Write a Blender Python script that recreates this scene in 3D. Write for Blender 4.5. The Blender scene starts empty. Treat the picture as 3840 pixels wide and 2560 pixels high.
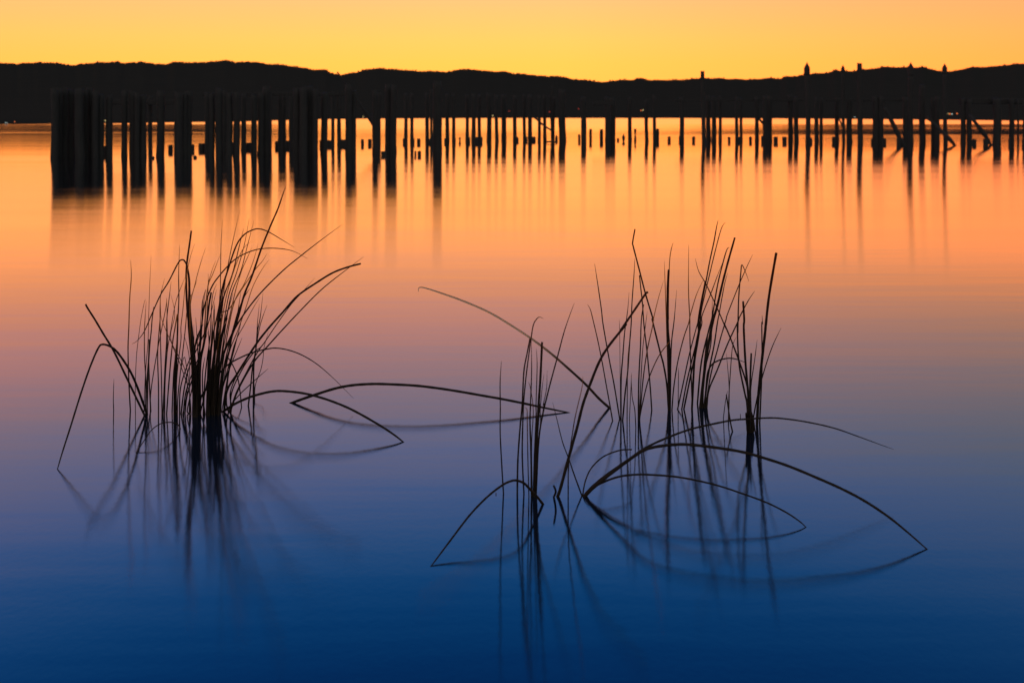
import bpy, math, random
from mathutils import Vector, noise

# ------------------------------------------------------------------ camera, sky, exposure
scene = bpy.context.scene
scene.view_settings.view_transform = 'Standard'
scene.view_settings.look = 'None'
scene.view_settings.exposure = 0.0
scene.view_settings.gamma = 1.0
H_CAM = 1.3                 # lens height above the lake, metres
FPX = 3840 * 35 / 36        # 35 mm lens, in pixels of the photograph
HOR = 436.0                 # row of the true horizon
cd = bpy.data.cameras.new('camera')
cam = bpy.data.objects.new('camera', cd)
scene.collection.objects.link(cam)
cam.location = (0, 0, H_CAM)
cam.rotation_euler = (math.radians(90), 0, 0)
cd.lens = 35; cd.sensor_width = 36; cd.shift_y = -(1280 - HOR) / 3840
cd.clip_start = 0.05; cd.clip_end = 40000
cd.dof.use_dof = True; cd.dof.focus_distance = 4.5; cd.dof.aperture_fstop = 4.0
scene.camera = cam

def lin(c):
    return tuple(((v / 255) / 12.92 if v / 255 <= 0.04045 else ((v / 255 + 0.055) / 1.055) ** 2.4) for v in c)

# afterglow sky: colour by elevation (degrees), linear radiance
SKY = [#SKYTABLE
    (0.0, (2.3000, 0.6105, 0.0802)),
    (3.0, (2.3000, 0.6654, 0.1022)),
    (4.3, (2.2000, 0.6654, 0.1356)),
    (6.0, (1.9000, 0.6172, 0.1878)),
    (6.8, (1.8000, 0.5906, 0.2232)),
    (7.3, (1.6343, 0.5129, 0.0810)),
    (8.0, (1.3995, 0.4828, 0.1048)),
    (9.0, (1.1829, 0.4416, 0.1527)),
    (10.2, (1.0455, 0.4170, 0.2166)),
    (11.4, (0.9712, 0.4048, 0.2870)),
    (12.6, (0.8769, 0.3902, 0.3513)),
    (13.8, (0.7468, 0.3794, 0.3940)),
    (15.0, (0.5950, 0.3765, 0.4224)),
    (16.2, (0.4777, 0.3789, 0.4697)),
    (17.5, (0.4006, 0.3770, 0.5545)),
    (19.0, (0.3090, 0.3539, 0.6713)),
    (20.5, (0.2396, 0.3359, 0.7434)),
    (22.0, (0.1470, 0.3116, 0.7692)),
    (24.0, (0.0379, 0.2633, 0.7779)),
    (26.0, (0.0043, 0.2143, 0.7434)),
    (28.0, (0.0005, 0.1549, 0.6300)),
    (30.5, (0.0002, 0.0939, 0.4785)),
    (34.0, (0.0001, 0.0524, 0.3518)),
    (45.0, (0.0000, 0.0063, 0.0422))
]
SKY_MAX = 45.0
SKY_GAIN = 4.0

world = bpy.data.worlds.new('World'); scene.world = world
world.use_nodes = True
nt = world.node_tree; nt.nodes.clear()
N = lambda t: nt.nodes.new(t)
def math_node(tree, op, a=None, b=None, clamp=False):
    m = tree.nodes.new('ShaderNodeMath'); m.operation = op; m.use_clamp = clamp
    for i, v in enumerate((a, b)):
        if v is None: continue
        if isinstance(v, (int, float)): m.inputs[i].default_value = v
        else: tree.links.new(v, m.inputs[i])
    return m.outputs[0]
tc = N('ShaderNodeTexCoord'); sep = N('ShaderNodeSeparateXYZ')
nrm = N('ShaderNodeVectorMath'); nrm.operation = 'NORMALIZE'
nt.links.new(tc.outputs['Generated'], nrm.inputs[0]); nt.links.new(nrm.outputs[0], sep.inputs[0])
elev = math_node(nt, 'ARCSINE', sep.outputs['Z'])
fac = math_node(nt, 'MULTIPLY', elev, 180 / math.pi / SKY_MAX, clamp=True)
ramp = N('ShaderNodeValToRGB'); ramp.color_ramp.interpolation = 'LINEAR'
els = ramp.color_ramp.elements
while len(els) > 1: els.remove(els[-1])
els[0].position = SKY[0][0] / SKY_MAX; els[0].color = (*[v / SKY_GAIN for v in SKY[0][1]], 1)
for e, c in SKY[1:]:
    k = els.new(min(1, e / SKY_MAX)); k.color = (*[v / SKY_GAIN for v in c], 1)
nt.links.new(fac, ramp.inputs[0])
# the glow fades away from the point where the sun went down (a little left of straight ahead)
gx, gy = math.sin(math.radians(-3)), math.cos(math.radians(-3))
dotg = math_node(nt, 'ADD', math_node(nt, 'MULTIPLY', sep.outputs['X'], gx), math_node(nt, 'MULTIPLY', sep.outputs['Y'], gy))
hl = math_node(nt, 'SQRT', math_node(nt, 'ADD', math_node(nt, 'ADD', math_node(nt, 'MULTIPLY', sep.outputs['X'], sep.outputs['X']),
     math_node(nt, 'MULTIPLY', sep.outputs['Y'], sep.outputs['Y'])), 1e-5))
cosaz = math_node(nt, 'DIVIDE', dotg, hl)
mr = N('ShaderNodeMapRange'); mr.interpolation_type = 'SMOOTHSTEP'
mr.inputs['From Min'].default_value = -0.3; mr.inputs['From Max'].default_value = 1.0
nt.links.new(cosaz, mr.inputs['Value'])
mixs = N('ShaderNodeMix'); mixs.data_type = 'RGBA'
nt.links.new(mr.outputs[0], mixs.inputs['Factor'])
mixs.inputs['A'].default_value = (0.34 / SKY_GAIN, 0.33 / SKY_GAIN, 0.34 / SKY_GAIN, 1)
nt.links.new(ramp.outputs[0], mixs.inputs['B'])
# towards the right the glow turns pinker
pink = N('ShaderNodeMapRange'); pink.inputs['From Min'].default_value = 0.05; pink.inputs['From Max'].default_value = 0.5
nt.links.new(sep.outputs['X'], pink.inputs['Value'])
tint = N('ShaderNodeMix'); tint.data_type = 'RGBA'; tint.blend_type = 'MULTIPLY'
nt.links.new(pink.outputs[0], tint.inputs['Factor']); nt.links.new(mixs.outputs['Result'], tint.inputs['A'])
tlow = N('ShaderNodeMix'); tlow.data_type = 'RGBA'
tm = N('ShaderNodeMapRange'); tm.inputs['From Min'].default_value = 6.5; tm.inputs['From Max'].default_value = 12
nt.links.new(math_node(nt, 'MULTIPLY', elev, 180 / math.pi), tm.inputs['Value']); nt.links.new(tm.outputs[0], tlow.inputs['Factor'])
tlow.inputs['A'].default_value = (0.95, 0.72, 0.80, 1); tlow.inputs['B'].default_value = (0.48, 0.72, 0.77, 1)
nt.links.new(tlow.outputs['Result'], tint.inputs['B'])
bg = N('ShaderNodeBackground'); bg.inputs['Strength'].default_value = SKY_GAIN
# and a little softer towards the left
soft = N('ShaderNodeMapRange'); soft.inputs['From Min'].default_value = -0.08; soft.inputs['From Max'].default_value = -0.5
nt.links.new(sep.outputs['X'], soft.inputs['Value'])
tint2 = N('ShaderNodeMix'); tint2.data_type = 'RGBA'; tint2.blend_type = 'MULTIPLY'
nt.links.new(soft.outputs[0], tint2.inputs['Factor']); nt.links.new(tint.outputs['Result'], tint2.inputs['A'])
tint2.inputs['B'].default_value = (0.95, 0.92, 0.98, 1)
nt.links.new(tint2.outputs['Result'], bg.inputs['Color'])
wo = N('ShaderNodeOutputWorld'); nt.links.new(bg.outputs[0], wo.inputs['Surface'])

# ------------------------------------------------------------------ helpers
R = random.Random(7)
COL = scene.collection

def at(px, py, Y):
    return Vector(((px - 1920) / FPX * Y, Y, H_CAM - (py - HOR) / FPX * Y))
def dist(py):
    return H_CAM * FPX / (py - HOR)

def link(name, verts, faces, mat, parent=None, smooth=True):
    me = bpy.data.meshes.new(name)
    me.from_pydata([tuple(v) for v in verts], [], faces)
    if smooth: me.polygons.foreach_set('use_smooth', [True] * len(me.polygons))
    me.materials.append(mat)
    o = bpy.data.objects.new(name, me); COL.objects.link(o)
    if parent: o.parent = parent
    return o
def empty(name, loc):
    o = bpy.data.objects.new(name, None); COL.objects.link(o); o.location = loc
    o.empty_display_size = 0.1
    return o
def tag(o, label, cat, group=None):
    o['label'] = label; o['category'] = cat
    if group: o['group'] = group
    return o

def tube(points, radii, sides=8, cap=True):
    """one continuous tube through the points"""
    vs, fs = [], []
    n = len(points)
    ref = Vector((0, 1, 0))
    for i, p in enumerate(points):
        a = points[max(0, i - 1)]; b = points[min(n - 1, i + 1)]
        t = (b - a).normalized()
        u = t.cross(ref)
        if u.length < 1e-4: u = t.cross(Vector((1, 0, 0)))
        u.normalize(); w = t.cross(u).normalized()
        for k in range(sides):
            an = 2 * math.pi * k / sides
            vs.append(p + (u * math.cos(an) + w * math.sin(an)) * radii[i])
    for i in range(n - 1):
        for k in range(sides):
            k2 = (k + 1) % sides
            fs.append((i * sides + k, i * sides + k2, (i + 1) * sides + k2, (i + 1) * sides + k))
    if cap:
        fs.append(tuple(range(sides))[::-1]); fs.append(tuple((n - 1) * sides + k for k in range(sides)))
    return vs, fs

def catmull(pts, sub=5):
    out = []
    n = len(pts)
    for i in range(n - 1):
        p0 = pts[max(0, i - 1)]; p1 = pts[i]; p2 = pts[i + 1]; p3 = pts[min(n - 1, i + 2)]
        for s in range(sub):
            t = s / sub
            out.append(0.5 * ((2 * p1) + (p2 - p0) * t + (2 * p0 - 5 * p1 + 4 * p2 - p3) * t * t + (3 * p1 - p0 - 3 * p2 + p3) * t ** 3))
    out.append(pts[-1].copy())
    return out

# ------------------------------------------------------------------ materials
def new_mat(name):
    m = bpy.data.materials.new(name); m.use_nodes = True; m.node_tree.nodes.clear()
    return m, m.node_tree
def rough_mat(name, c1, c2, scale, bump=0.3, rough=0.9, stretch=(1, 1, 1), spec=0.08):
    m, t = new_mat(name)
    L = t.links.new
    o = t.nodes.new('ShaderNodeOutputMaterial'); p = t.nodes.new('ShaderNodeBsdfPrincipled')
    p.inputs['Roughness'].default_value = rough; p.inputs['Specular IOR Level'].default_value = spec
    g = t.nodes.new('ShaderNodeTexCoord'); mp = t.nodes.new('ShaderNodeMapping'); mp.inputs['Scale'].default_value = stretch
    n = t.nodes.new('ShaderNodeTexNoise'); n.inputs['Scale'].default_value = scale; n.inputs['Detail'].default_value = 5
    L(g.outputs['Object'], mp.inputs[0]); L(mp.outputs[0], n.inputs['Vector'])
    mx = t.nodes.new('ShaderNodeMix'); mx.data_type = 'RGBA'
    mx.inputs['A'].default_value = (*c1, 1); mx.inputs['B'].default_value = (*c2, 1)
    L(n.outputs['Fac'], mx.inputs['Factor']); L(mx.outputs['Result'], p.inputs['Base Color'])
    b = t.nodes.new('ShaderNodeBump'); b.inputs['Strength'].default_value = bump
    L(n.outputs['Fac'], b.inputs['Height']); L(b.outputs[0], p.inputs['Normal'])
    L(p.outputs[0], o.inputs['Surface'])
    return m
M_WOOD = rough_mat('weathered_wood', (0.030, 0.027, 0.025), (0.066, 0.059, 0.052), 6, 0.5, stretch=(3, 3, 0.4))
M_HILL = rough_mat('wooded_hillside', (0.037, 0.035, 0.028), (0.050, 0.043, 0.033), 0.01, 0.4, spec=0)
M_TREE = rough_mat('ridge_foliage', (0.040, 0.042, 0.028), (0.055, 0.052, 0.034), 0.05, 0.2, spec=0)
M_METAL = rough_mat('lamp_post_paint', (0.03, 0.03, 0.03), (0.05, 0.05, 0.05), 5, 0.1)

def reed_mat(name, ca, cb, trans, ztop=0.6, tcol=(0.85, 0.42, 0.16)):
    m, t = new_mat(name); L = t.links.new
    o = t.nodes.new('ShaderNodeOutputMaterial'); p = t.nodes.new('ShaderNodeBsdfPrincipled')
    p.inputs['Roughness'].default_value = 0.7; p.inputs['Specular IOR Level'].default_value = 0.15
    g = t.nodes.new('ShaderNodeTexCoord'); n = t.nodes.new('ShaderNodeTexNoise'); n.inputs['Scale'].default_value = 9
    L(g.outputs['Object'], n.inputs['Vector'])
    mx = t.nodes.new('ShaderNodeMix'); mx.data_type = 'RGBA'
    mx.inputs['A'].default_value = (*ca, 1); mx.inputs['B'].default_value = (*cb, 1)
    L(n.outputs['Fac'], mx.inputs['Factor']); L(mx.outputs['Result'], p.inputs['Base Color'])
    # translucency grows with height above the water, none near the foot
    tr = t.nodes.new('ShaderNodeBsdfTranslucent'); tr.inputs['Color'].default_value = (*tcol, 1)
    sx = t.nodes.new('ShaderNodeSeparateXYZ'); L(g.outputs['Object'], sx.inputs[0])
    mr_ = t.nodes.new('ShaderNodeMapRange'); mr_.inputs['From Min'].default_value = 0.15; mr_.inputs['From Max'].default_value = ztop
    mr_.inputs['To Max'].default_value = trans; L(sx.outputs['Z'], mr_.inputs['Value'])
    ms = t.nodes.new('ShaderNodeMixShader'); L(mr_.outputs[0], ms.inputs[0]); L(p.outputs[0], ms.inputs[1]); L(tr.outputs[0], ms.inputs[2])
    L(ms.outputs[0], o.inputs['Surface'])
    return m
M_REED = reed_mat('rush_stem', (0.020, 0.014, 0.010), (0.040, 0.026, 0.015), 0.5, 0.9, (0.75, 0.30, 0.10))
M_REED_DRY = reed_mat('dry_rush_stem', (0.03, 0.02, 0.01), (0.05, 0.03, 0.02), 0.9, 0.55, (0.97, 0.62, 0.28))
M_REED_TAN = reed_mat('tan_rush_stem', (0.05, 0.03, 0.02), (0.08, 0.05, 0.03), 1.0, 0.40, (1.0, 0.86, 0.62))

def lamp_mat(name, col, s):
    m, t = new_mat(name)
    o = t.nodes.new('ShaderNodeOutputMaterial'); e = t.nodes.new('ShaderNodeEmission')
    e.inputs[0].default_value = (*col, 1); e.inputs[1].default_value = s
    t.links.new(e.outputs[0], o.inputs['Surface']); return m

def water_mat():
    m, t = new_mat('lake_water'); L = t.links.new; n = t.nodes.new
    o = n('ShaderNodeOutputMaterial')
    geo = n('ShaderNodeNewGeometry'); sp = n('ShaderNodeSeparateXYZ'); L(geo.outputs['Position'], sp.inputs[0])
    # calm slicks far out, broken into long streaks by the wind
    mp = n('ShaderNodeMapping'); mp.inputs['Scale'].default_value = (0.006, 0.11, 1)
    L(geo.outputs['Position'], mp.inputs[0])
    nz = n('ShaderNodeTexNoise'); nz.inputs['Scale'].default_value = 1.0; nz.inputs['Detail'].default_value = 4; nz.inputs['Roughness'].default_value = 0.6
    L(mp.outputs[0], nz.inputs['Vector'])
    ax = math_node(t, 'ABSOLUTE', math_node(t, 'DIVIDE', math_node(t, 'ADD', sp.outputs['X'], 3.0), sp.outputs['Y']))
    def mrange(v, a, b, c, d, smooth=True):
        r = n('ShaderNodeMapRange'); r.inputs['From Min'].default_value = a; r.inputs['From Max'].default_value = b
        r.inputs['To Min'].default_value = c; r.inputs['To Max'].default_value = d
        if smooth: r.interpolation_type = 'SMOOTHSTEP'
        L(v, r.inputs['Value']); return r.outputs[0]
    near = mrange(sp.outputs['Y'], 68, 74, 0, 1)
    far = mrange(sp.outputs['Y'], 150, 175, 1, 0)
    side = mrange(ax, 0.08, 0.32, 0.18, 1.0)
    str_ = mrange(nz.outputs['Fac'], 0.30, 0.48, 0, 1)
    calm = math_node(t, 'MULTIPLY', math_node(t, 'MULTIPLY', near, far), math_node(t, 'MULTIPLY', side, str_))
    amp1 = math_node(t, 'MULTIPLY', mrange(sp.outputs['Y'], 12, 40, WAVE, WAVE * 1.15), mrange(sp.outputs['Y'], 2.5, 14, 0.64, 1.0))
    amp2 = math_node(t, 'MULTIPLY', amp1, math_node(t, 'MULTIPLY', mrange(sp.outputs['Y'], 28, 42, 1.0, 0.78), mrange(sp.outputs['Y'], 60, 130, 1.0, WAVE_FAR / WAVE / 1.15 / 0.78)))
    mp4 = n('ShaderNodeMapping'); mp4.inputs['Scale'].default_value = (0.03, 0.7, 1); L(geo.outputs['Position'], mp4.inputs[0])
    n4 = n('ShaderNodeTexNoise'); n4.inputs['Scale'].default_value = 1.0; n4.inputs['Detail'].default_value = 5; L(mp4.outputs[0], n4.inputs['Vector'])
    amp0 = math_node(t, 'MULTIPLY', amp2, math_node(t, 'ADD', 1.0, math_node(t, 'MULTIPLY', mrange(n4.outputs['Fac'], 0.3, 0.7, -1, 1, False), mrange(sp.outputs['Y'], 10, 32, 0.13, 0.22))))
    band = math_node(t, 'MULTIPLY', mrange(sp.outputs['Y'], 24, 44, 0, 1), mrange(sp.outputs['Y'], 66, 90, 1, 0))
    amp0 = math_node(t, 'MULTIPLY', amp0, math_node(t, 'SUBTRACT', 1.0, math_node(t, 'MULTIPLY', band, mrange(ax, 0.05, 0.4, 0.16, 0.42))))
    amp = math_node(t, 'MULTIPLY', amp0, math_node(t, 'SUBTRACT', 1.0, math_node(t, 'MULTIPLY', calm, 0.68)))
    rough = math_node(t, 'ADD', 0.055, math_node(t, 'MULTIPLY', amp, 2.1))
    # very soft long swell and fine ripple left over after the long exposure
    mp2 = n('ShaderNodeMapping'); mp2.inputs['Scale'].default_value = (0.35, 2.2, 1); L(geo.outputs['Position'], mp2.inputs[0])
    n2 = n('ShaderNodeTexNoise'); n2.inputs['Scale'].default_value = 1.0; n2.inputs['Detail'].default_value = 3; L(mp2.outputs[0], n2.inputs['Vector'])
    n3 = n('ShaderNodeTexNoise'); n3.inputs['Scale'].default_value = 38; n3.inputs['Detail'].default_value = 2; L(geo.outputs['Position'], n3.inputs['Vector'])
    b1 = n('ShaderNodeBump'); b1.inputs['Strength'].default_value = 1.0; b1.inputs['Distance'].default_value = 0.0022
    L(n2.outputs['Fac'], b1.inputs['Height'])
    b2 = n('ShaderNodeBump'); b2.inputs['Strength'].default_value = 1.0; b2.inputs['Distance'].default_value = 0.00012
    L(n3.outputs['Fac'], b2.inputs['Height']); L(b1.outputs[0], b2.inputs['Normal'])
    # small waves rolling towards the shore, averaged over the long exposure: facets of several
    # slopes, each weighted by how much of it faces the viewer
    def vmath(op, x, y=None):
        v = n('ShaderNodeVectorMath'); v.operation = op; L(x, v.inputs[0])
        if y is not None:
            if isinstance(y, tuple): v.inputs[1].default_value = y
            else: L(y, v.inputs[1])
        return v
    lobes = []
    for c, wt in ((0.98, 1.2), (0.8, 1.0), (0.5, 0.9), (0.1, 0.85), (-0.3, 0.78), (-0.65, 0.64), (-1.0, 0.45), (-1.4, 0.28)):
        cb = n('ShaderNodeCombineXYZ'); L(math_node(t, 'MULTIPLY', amp, -c), cb.inputs[1])
        nn = vmath('NORMALIZE', vmath('ADD', b2.outputs[0], cb.outputs[0]).outputs[0])
        w = math_node(t, 'MAXIMUM', vmath('DOT_PRODUCT', nn.outputs[0], geo.outputs['Incoming']).outputs['Value'], 0.00005)
        gl = n('ShaderNodeBsdfGlossy'); gl.distribution = 'BECKMANN'; L(rough, gl.inputs['Roughness']); L(nn.outputs[0], gl.inputs['Normal'])
        gl.inputs['Color'].default_value = (1, 1, 1, 1)
        lobes.append((gl.outputs[0], math_node(t, 'MULTIPLY', w, wt)))
    sh, tot = lobes[0]
    for g2, w2 in lobes[1:]:
        tot = math_node(t, 'ADD', tot, w2)
        mxx = n('ShaderNodeMixShader'); L(math_node(t, 'DIVIDE', w2, tot), mxx.inputs[0]); L(sh, mxx.inputs[1]); L(g2, mxx.inputs[2])
        sh = mxx.outputs[0]
    df = n('ShaderNodeBsdfDiffuse'); df.inputs['Color'].default_value = (0.006, 0.014, 0.030, 1)
    fr = n('ShaderNodeFresnel'); fr.inputs['IOR'].default_value = 1.45
    frs = math_node(t, 'SUBTRACT', 1.0, math_node(t, 'POWER', math_node(t, 'SUBTRACT', 1.0, fr.outputs[0]), 2.0))
    mx = n('ShaderNodeMixShader'); L(frs, mx.inputs[0]); L(df.outputs[0], mx.inputs[1]); L(sh, mx.inputs[2])
    L(mx.outputs[0], o.inputs['Surface'])
    return m
WAVE, WAVE_FAR = 0.025, 0.042     # steepest facet, radians
M_WATER = water_mat()

# ------------------------------------------------------------------ water
wx = [-14000, -2000, -300, -40, 0, 40, 300, 2000, 14000]; wy = [-300, -20, 0, 20, 80, 300, 1500, 6000, 14000]
wv = [(x, y, 0) for y in wy for x in wx]
wf = [(j * 9 + i, j * 9 + i + 1, (j + 1) * 9 + i + 1, (j + 1) * 9 + i) for j in range(8) for i in range(8)]
water = link('water', wv, wf, M_WATER); water['kind'] = 'structure'

# ------------------------------------------------------------------ hills
RIDGE = []
def add(x0, pts):
    for x, y in pts: RIDGE.append((x0 + x / 2.45, 200 + y / 2.45))
add(0, [(-1500,110),(-900,80),(-400,118),(0,95),(100,100),(160,107),(200,97),(310,97),(350,88),(480,95),(520,92),(600,108),(690,117),(750,102),(840,100),(900,84),(960,90),(1080,83),(1145,98),(1240,90),(1310,82),(1400,102)])
add(600, [(30,107),(70,105),(130,85),(270,92),(400,90),(500,80),(610,70),(700,88),(780,85),(870,85),(1000,108),(1090,105),(1200,125),(1320,137),(1420,160)])
add(1200, [(0,158),(40,152),(110,185),(200,202),(280,180),(330,178),(430,150),(540,138),(650,148),(830,158),(930,170),(1000,168),(1150,178),(1200,172),(1280,155),(1360,150),(1450,163)])
add(1800, [(0,163),(70,167),(120,175),(230,175),(300,190),(420,197),(500,208),(640,218),(700,215),(780,225),(850,245),(1000,252),(1120,265),(1240,252),(1310,242),(1390,247)])
add(2400, [(0,232),(40,232),(90,250),(180,245),(260,250),(330,243),(390,247),(490,233),(600,230),(670,232),(740,227),(800,237),(900,235),(970,242),(1100,236),(1190,225),(1280,235),(1350,210),(1430,215)])
add(3000, [(0,200),(60,195),(150,183),(240,182),(330,157),(420,165),(480,165),(570,150),(700,140),(780,123),(870,130),(950,127),(1060,133),(1130,125),(1200,145),(1300,168),(1400,165),(1450,155)])
add(3200, [(1100,125),(1180,130),(1300,118),(1400,110),(1500,95),(1568,95),(2100,60),(2600,100),(3200,130)])
RIDGE.sort()
SHORE = [(-800, 470), (0, 467.5), (190, 466), (430, 464), (580, 461), (740, 458.5), (870, 457.5), (1040, 452), (1200, 448), (1400, 445.5),
         (1900, 443.5), (2500, 443.5), (2900, 445), (3200, 447), (3600, 450.5), (3840, 453.5), (4700, 462)]
def interp(tab, x):
    if x <= tab[0][0]: return tab[0][1]
    for (a, b), (c, d) in zip(tab, tab[1:]):
        if x <= c:
            k = (x - a) / (c - a); k = k * k * (3 - 2 * k) * 0.5 + k * 0.5
            return b + (d - b) * k
    return tab[-1][1]
RIDGE_D = 6000
def hill_point(px, t):
    ds = dist(interp(SHORE, px)); vs = -(interp(SHORE, px) - HOR); vr = HOR - interp(RIDGE, px)
    if t <= 1:
        d = ds + (RIDGE_D - ds) * t ** 1.6
        s = 1 - (1 - t) ** 1.7
        w = math.sin(math.pi * t)
        v = vs + (vr - vs) * s + w * 9 * (noise.noise(Vector((px * 0.004, t * 7, 0))))
        rough = (0.5 if t > 0.9 else 0)
        v += rough * noise.noise(Vector((px * 0.12, t * 3, 5)))
    else:
        d = RIDGE_D + (t - 1) * 4000; v = vr * (1 - (t - 1) * 0.9)
    return Vector(((px - 1920) / FPX * d, d, H_CAM + v * d / FPX)), d, v
hv, hf = [], []
cols = [(-900 + i * 6.0) for i in range(951)]
ts = [0, 0.01, 0.03, 0.06, 0.1, 0.16, 0.24, 0.34, 0.46, 0.58, 0.7, 0.82, 0.92, 0.97, 1.0, 1.15, 1.5, 2.0]
for px in cols:
    p, d, v = hill_point(px, 0)
    hv.append(Vector((p.x, p.y, -0.5)))
    for t in ts[1:]:
        hv.append(hill_point(px, t)[0])
nr = len(ts)
for i in range(len(cols) - 1):
    for j in range(nr - 1):
        hf.append((i * nr + j, (i + 1) * nr + j, (i + 1) * nr + j + 1, i * nr + j + 1))
hills = link('hills', hv, hf, M_HILL); hills['kind'] = 'structure'

# far wood that bristles along the crest and the slopes below it
fv, ff = [], []
def conifer(p, h, w):
    for z0, z1, ww in ((0, 0.62, 1.0), (0.35, 1.0, 0.62)):
        b = len(fv)
        for k in range(5):
            a = k * 1.2566 + R.random()
            fv.append(p + Vector((math.cos(a) * w * ww, math.sin(a) * w * ww, h * z0)))
        fv.append(p + Vector((R.uniform(-.1, .1) * w, 0, h * z1)))
        for k in range(5): ff.append((b + k, b + (k + 1) % 5, b + 5))
def broadleaf(p, h, w):
    for q in range(3):
        b = len(fv); c = p + Vector((R.uniform(-.5, .5) * w, R.uniform(-.4, .4) * w, h * R.uniform(0.45, 0.65)))
        rr = w * R.uniform(0.5, 0.8)
        ring = [c + Vector((math.cos(k * 1.0472) * rr, math.sin(k * 1.0472) * rr, R.uniform(-.2, .2) * rr)) for k in range(6)]
        fv.extend(ring); fv.append(c + Vector((0, 0, rr))); fv.append(c - Vector((0, 0, rr)))
        for k in range(6):
            ff.append((b + k, b + (k + 1) % 6, b + 6)); ff.append((b + (k + 1) % 6, b + k, b + 7))
for i in range(5200):
    px = R.uniform(-500, 4300)
    dens = 1.0 if px < 1230 else (0.25 if px < 1600 else (0.8 if px < 2230 else 0.12))
    if R.random() > dens: continue
    t = 1 - abs(R.gauss(0, 0.012))
    p, d, v = hill_point(px, t); s = R.random() ** 2.2
    p.z -= 1.5
    if R.random() < 0.45: conifer(p, 4 + 7 * s, 1.6 + 1.6 * s)
    else: broadleaf(p, 4 + 5 * s, 3.5 + 3.5 * s)
wood = link('far_wood', fv, ff, M_TREE, smooth=False)
wood['kind'] = 'stuff'; tag(wood, 'dark trees bristling along the crest and slopes of the far hills', 'far trees')

# ------------------------------------------------------------------ lamps on the far shore
LAMPS = [(20, 461, 'w', 1.0, 'faint white lamp, leftmost light on the far shore at the frame edge'),
 (27, 461, 'w', 1.0, 'faint white lamp close beside the leftmost light on the far shore'),
 (55, 457.5, 'o', 1.2, 'small orange lamp on the far shore left of the first dark pilings'),
 (396, 453, 'y', 1.7, 'yellowish shore lamp in the gap just right of the leftmost mass of pilings'),
 (1057, 441, 'w', 1.0, 'faint white lamp above the waterline seen between pilings right of the left reed tuft tip'),
 (1362, 438.5, 'y', 1.1, 'pale shore lamp below the long leaning pole'),
 (1848, 434.5, 'y', 1.3, 'greenish yellow lamp on the shore behind the middle row of slim pilings'),
 (1910, 417, 'r', 0.9, 'dim red lamp low on the dark hillside behind the slim middle pilings'),
 (2061, 420, 'r', 1.1, 'small reddish hillside lamp left of the stout piling ending the slim row'),
 (2170, 408.5, 'r', 0.8, 'very dim red lamp on the hillside, highest of the shore lights'),
 (2404, 415, 'o', 1.3, 'orange lamp, left one of a close pair on the hillside right of centre'),
 (2411, 414, 'y', 1.3, 'yellow lamp, right one of a close pair on the hillside right of centre'),
 (3205, 440, 'w', 1.1, 'white lamp on the shore just left of the tall flat-topped post at right'),
 (3556, 427, 'y', 1.0, 'dim yellow lamp, leftmost of the coloured row right of the last pointed post'),
 (3562, 427.5, 'o', 1.9, 'bright orange lamp in the coloured row right of the last pointed post'),
 (3570, 428, 'w', 1.6, 'white lamp just right of the bright orange one on the far shore'),
 (3589, 426, 'o', 1.6, 'lone red orange lamp, rightmost light on the far shore')]
LC = {'w': (0.5, 0.6, 0.56), 'o': (1.0, 0.22, 0.06), 'y': (1.0, 0.75, 0.3), 'r': (0.9, 0.08, 0.05)}
LM = {k: lamp_mat('lamp_glow_' + {'w': 'white', 'o': 'orange', 'y': 'yellow', 'r': 'red'}[k], v, 1.6) for k, v in LC.items()}
for px, py, c, s, lab in LAMPS:
    best = None
    for i in range(1, 400):
        t = i / 400
        p, d, v = hill_point(px, t)
        if v > HOR - py - 4: best = (p, d); break
    if best is None: best = (p, d)
    p, d = best
    d -= 2; base = at(px, py + 5, d); head = at(px, py, d)
    r = 1.25 * s * d / FPX
    e = empty('shore_lamp', base)
    hgt = head.z - base.z
    v_, f_ = tube([Vector((0, 0, -hgt)), Vector((0, 0, hgt - r * .8))], [r * 0.25, r * 0.15], 6)
    link('post', v_, f_, M_METAL, e)
    pts = [Vector((0, 0, hgt + r * math.sin(a))) for a in (-1.4, -0.9, -0.3, 0.3, 0.9, 1.4)]
    v_, f_ = tube(pts, [r * math.cos(a) for a in (-1.4, -0.9, -0.3, 0.3, 0.9, 1.4)], 8)
    link('lamp_head', v_, f_, LM[c], e)
    tag(e, lab, 'lamp', 'lamps on the far shore')

# ------------------------------------------------------------------ pilings
REG = {'P': (0, 200, 2.45), 'Q': (600, 200, 2.45), 'R': (1200, 200, 2.45), 'S': (1800, 200, 2.45), 'T': (2400, 200, 2.45), 'U': (3000, 200, 2.45), 'V': (3200, 200, 2.45),
       'A': (200, 700, 2.6133), 'B': (750, 650, 2.4123), 'C': (200, 1200, 2.6133), 'D': (550, 1200, 3.4844), 'E': (900, 1250, 2.4123), 'G': (1550, 1000, 2.4123),
       'H': (1600, 1500, 2.4123), 'I': (2150, 800, 3.136), 'J': (2550, 800, 3.136), 'K': (2150, 1200, 3.136), 'L': (2550, 1200, 3.136), 'M': (2100, 1500, 1.7422), 'N': (2700, 1400, 1.7422)}
def px_of(reg, x, y):
    a, b, s = REG[reg]; return a + x / s, b + y / s

FRONT = [(0, 596), (600, 592), (1100, 584), (1640, 572), (1900, 560)]
BACK = [(0, 572), (700, 570), (1000, 563), (1250, 547), (1500, 537), (1900, 531), (2600, 532), (3200, 536), (3840, 541)]
TALL = [(2000, 536), (3840, 541)]
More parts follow.
